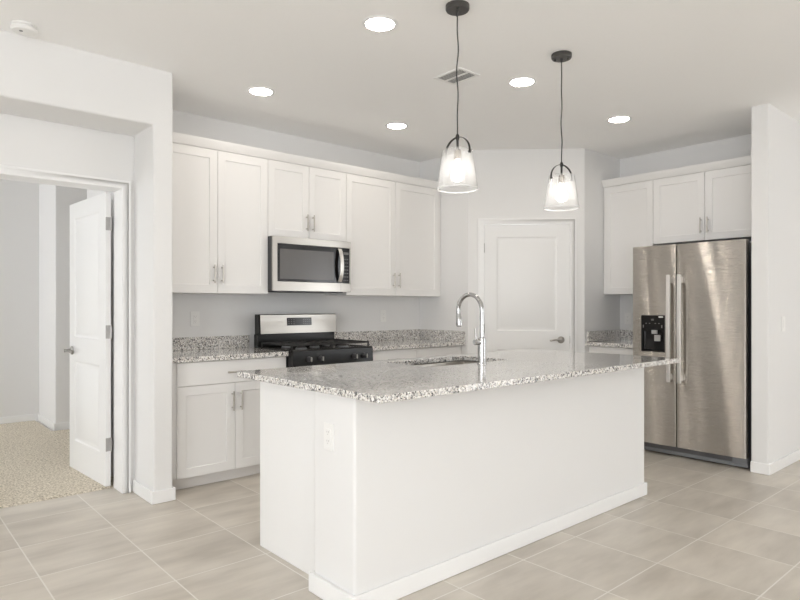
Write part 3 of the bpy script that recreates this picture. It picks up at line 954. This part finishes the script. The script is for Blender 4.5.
# ------------------------------------------------------------------ lamps
def pendant():
    t = thing('pendant_light', '', 'pendant lamp', (2.226, 2.097, 2.74), 0, 'clear glass pendants over the island')
    cn = MB().lathe([(0, 0), (.059, 0), (.059, -.020), (.055, -.026), (0, -.026)], (0, 0, 0), 36).build('canopy', M['gunmetal'], t, local=True)
    for s in (-1, 1):
        MB().lathe([(0, 0), (.005, 0), (.005, -.010), (0, -.012)], (s * .026 , -s * .026, -.026), 12).build('screw', M['cord'], cn, local=True)
    MB().lathe([(0, 0), (.007, 0), (.0075, -.014), (.004, -.022), (0, -.022)], (0, 0, -.026), 14).build('strain_relief', M['cord'], cn, local=True)
    pts = []
    for k in range(41):
        u = k / 40
        pts.append((.004 * math.sin(u * 17) * math.sin(math.pi * u), .003 * math.sin(u * 13 + 1) * math.sin(math.pi * u), -.04 - u * .605))
    MB().tube(pts, .0033, 10).build('cord', M['cord'], t, local=True)
    # stem and socket
    st = MB().lathe([(0, 0), (.006, 0), (.009, -.008), (.009, -.022), (.006, -.03), (.006, -.092), (0, -.092)], (0, 0, -.640), 16).build('stem', M['blackmet'], t, local=True)
    so = MB().lathe([(0, 0), (.012, -.001), (.019, -.006), (.019, -.045), (.016, -.052), (0, -.052)], (0, 0, -.715), 24).build('socket', M['socket'], t, local=True)
    MB().lathe([(0, 0), (.011, -.001), (.0125, -.018), (.024, -.045), (.030, -.068), (.027, -.090), (.015, -.104), (0, -.108)], (0, 0, -.7675), 28).build('bulb', M['bulb'], t, local=True)
    # strap yoke, hooked on the rim of the shade
    pts = []
    for k in range(33):
        a_ = math.pi * k / 32
        pts.append((.0795 * math.cos(a_), 0, -.732 + .077 * math.sin(a_)))
    pts = [(.0795, 0, -.745)] + pts + [(-.0795, 0, -.745)]
    y = MB().strip(pts, .012, .003, (0, 1, 0)).build('yoke', M['blackmet'], t, local=True)
    for s in (-1, 1):
        MB().tube([(s * .070, 0, -.738), (s * .0845, 0, -.738)], .004, 10).build('thumb_screw', M['blackmet'], y, local=True)
    # shade: a flared glass cone of real thickness, open at both ends
    th = .0028
    prof = [(.0755, -.722), (.1010, -.907), (.1012, -.9090), (.1010 - th, -.9090), (.1010 - th, -.907), (.0755 - th, -.724), (.0750 - th / 2, -.7205)]
    MB().lathe(prof, (0, 0, 0), 56, close=True).build('shade', M['glass'], t, local=True)
    MB().lathe([(.0985, -.9095), (.1035, -.9095), (.1035, -.9145), (.0985, -.9145)], (0, 0, 0), 56, close=True).build('shade_rim', M['glassrim'], t, local=True)
    return t
p1 = pendant()
p1['label'] = 'clear glass pendant lamp over the island end nearer the range'
p1.rotation_euler = (0, 0, R(92))
p2 = copy_tree(p1)
p2.location = (3.123, 2.097, 2.74)
p2.rotation_euler = (0, 0, R(-15))
p2['label'] = 'clear glass pendant lamp over the island, in front of the pantry door'

def downlight():
    t = thing('recessed_light', '', 'recessed light', (2.06, 2.501, H), 0, 'round recessed ceiling lights')
    MB().lathe([(.076, -.0005), (.094, -.0005), (.096, -.003), (.090, -.007), (.080, -.008), (.076, -.006)], (0, 0, 0), 40, close=True).build('trim_ring', M['trim'], t, local=True)
    MB().lathe([(0, -.0062), (.050, -.0058), (.0758, -.0035), (.0758, -.001), (0, -.001)], (0, 0, 0), 40).build('lens', M['lens'], t, local=True)
    return t
dl = [downlight()]
spots = [((2.06, 2.501), 'lit recessed ceiling light left of the front pendant cord, nearest the camera'),
         ((2.087, 3.833), 'lit recessed ceiling light in front of the wall cabinets left of the microwave'),
         ((3.33, 3.823), 'lit recessed ceiling light in front of the cabinets right of the microwave'),
         ((3.302, 2.524), 'lit recessed ceiling light between the two pendant cords, behind the island'),
         ((4.546, 2.518), 'lit recessed ceiling light nearest the refrigerator')]
for k, ((x, y), lab) in enumerate(spots):
    o = dl[0] if k == 0 else copy_tree(dl[0])
    o.location = (x, y, H)
    o['label'] = lab

# ceiling register
vt = thing('ceiling_vent', 'white louvred air vent on the ceiling behind the front pendant cord', 'vent', (2.905, 2.745, H))
vx, vy = .078, .100
b = MB()
b.slab(-vx - .018, vx + .018, -vy - .018, vy + .018, .006, [(-vx, -.006, -vy, vy), (.006, vx, -vy, vy)], [], lambda a, z, d: (a, z, -.0065 + d), hole=True)
b.build('frame', M['plate'], vt, bevel=.001, local=True)
MB().box(-vx, vx, -vy, vy, -.0012, -.0004).build('duct_opening', M['ductgrey'], vt, local=True)
for half in (-1, 1):
    for k in range(5):
        xx = half * (.0125 + k * .0142)
        b = MB()
        b.prism([(xx - .0046, -.0064), (xx + .0020, -.0052), (xx + .0020, -.0046), (xx - .0046, -.0058)], lambda a, z, d: (a, d, z), -vy + .001, vy - .001)
        b.build('slat', M['plate'], vt, local=True)

# smoke alarm
sm = thing('smoke_detector', 'round white smoke detector on the ceiling by the left wall', 'smoke detector', (.652, 3.765, H))
MB().lathe([(0, -.0004), (.060, -.0004), (.060, -.010), (.0, -.010)], (0, 0, 0), 36).build('base', M['plate'], sm, local=True)
cv = MB().lathe([(.050, -.0102), (.053, -.014), (.062, -.014), (.063, -.026), (.056, -.036), (.040, -.041), (0, -.042)], (0, 0, 0), 36).build('cover', M['plate'], sm, local=True)
MB().lathe([(0, 0), (.009, 0), (.009, -.002), (0, -.0025)], (-.018, -.02, -.0415), 16).build('test_button', M['greyplas'], cv, local=True)

# ------------------------------------------------------------------ outlets and the switch
def outlet(label, fn, a, z, switch=False):
    p = fn(a, z - .058, -.001)
    t = thing('light_switch' if switch else 'power_outlet', label, 'light switch' if switch else 'outlet', p, 0, None if switch else 'white wall outlets')
    MB().slab(a - .036, a + .036, z - .058, z + .058, .005, [], [], lambda aa, zz, d: fn(aa, zz, -.0055 + d)).build('plate', M['plate'], t, bevel=.002)
    ins = MB().slab(a - .017, a + .017, z - .034, z + .034, .003, [], [], lambda aa, zz, d: fn(aa, zz, -.0087 + d)).build('rocker' if switch else 'socket', M['plate'], t, bevel=.001)
    if not switch:
        hole = lambda a0_, a1_, z0_, z1_: MB().slab(a0_, a1_, z0_, z1_, .0006, [], [], lambda aa, zz, d: fn(aa, zz, -.0093 + d)).build('slot', M['outslot'], ins)
        for s in (-1, 1):
            for da in (-.006, .006):
                hole(a + da - .0011, a + da + .0011, z + s * .019 - .001, z + s * .019 + .006)
            hole(a - .002, a + .002, z + s * .019 - .009, z + s * .019 - .006)
    return t
outlet('white outlet above the worktop left of the range', FY(4.65), 1.959, 1.145)
outlet('white outlet above the worktop right of the range', FY(4.65), 3.869, 1.147)
outlet('white outlet on the wall beside the refrigerator', FX(5.81), 3.12, 1.12)
outlet('white outlet on the white end of the island', FX(1.490), 2.145, .694)
outlet('white rocker switch on the wall right of the refrigerator', FY(1.595), 5.336, 1.108, True)
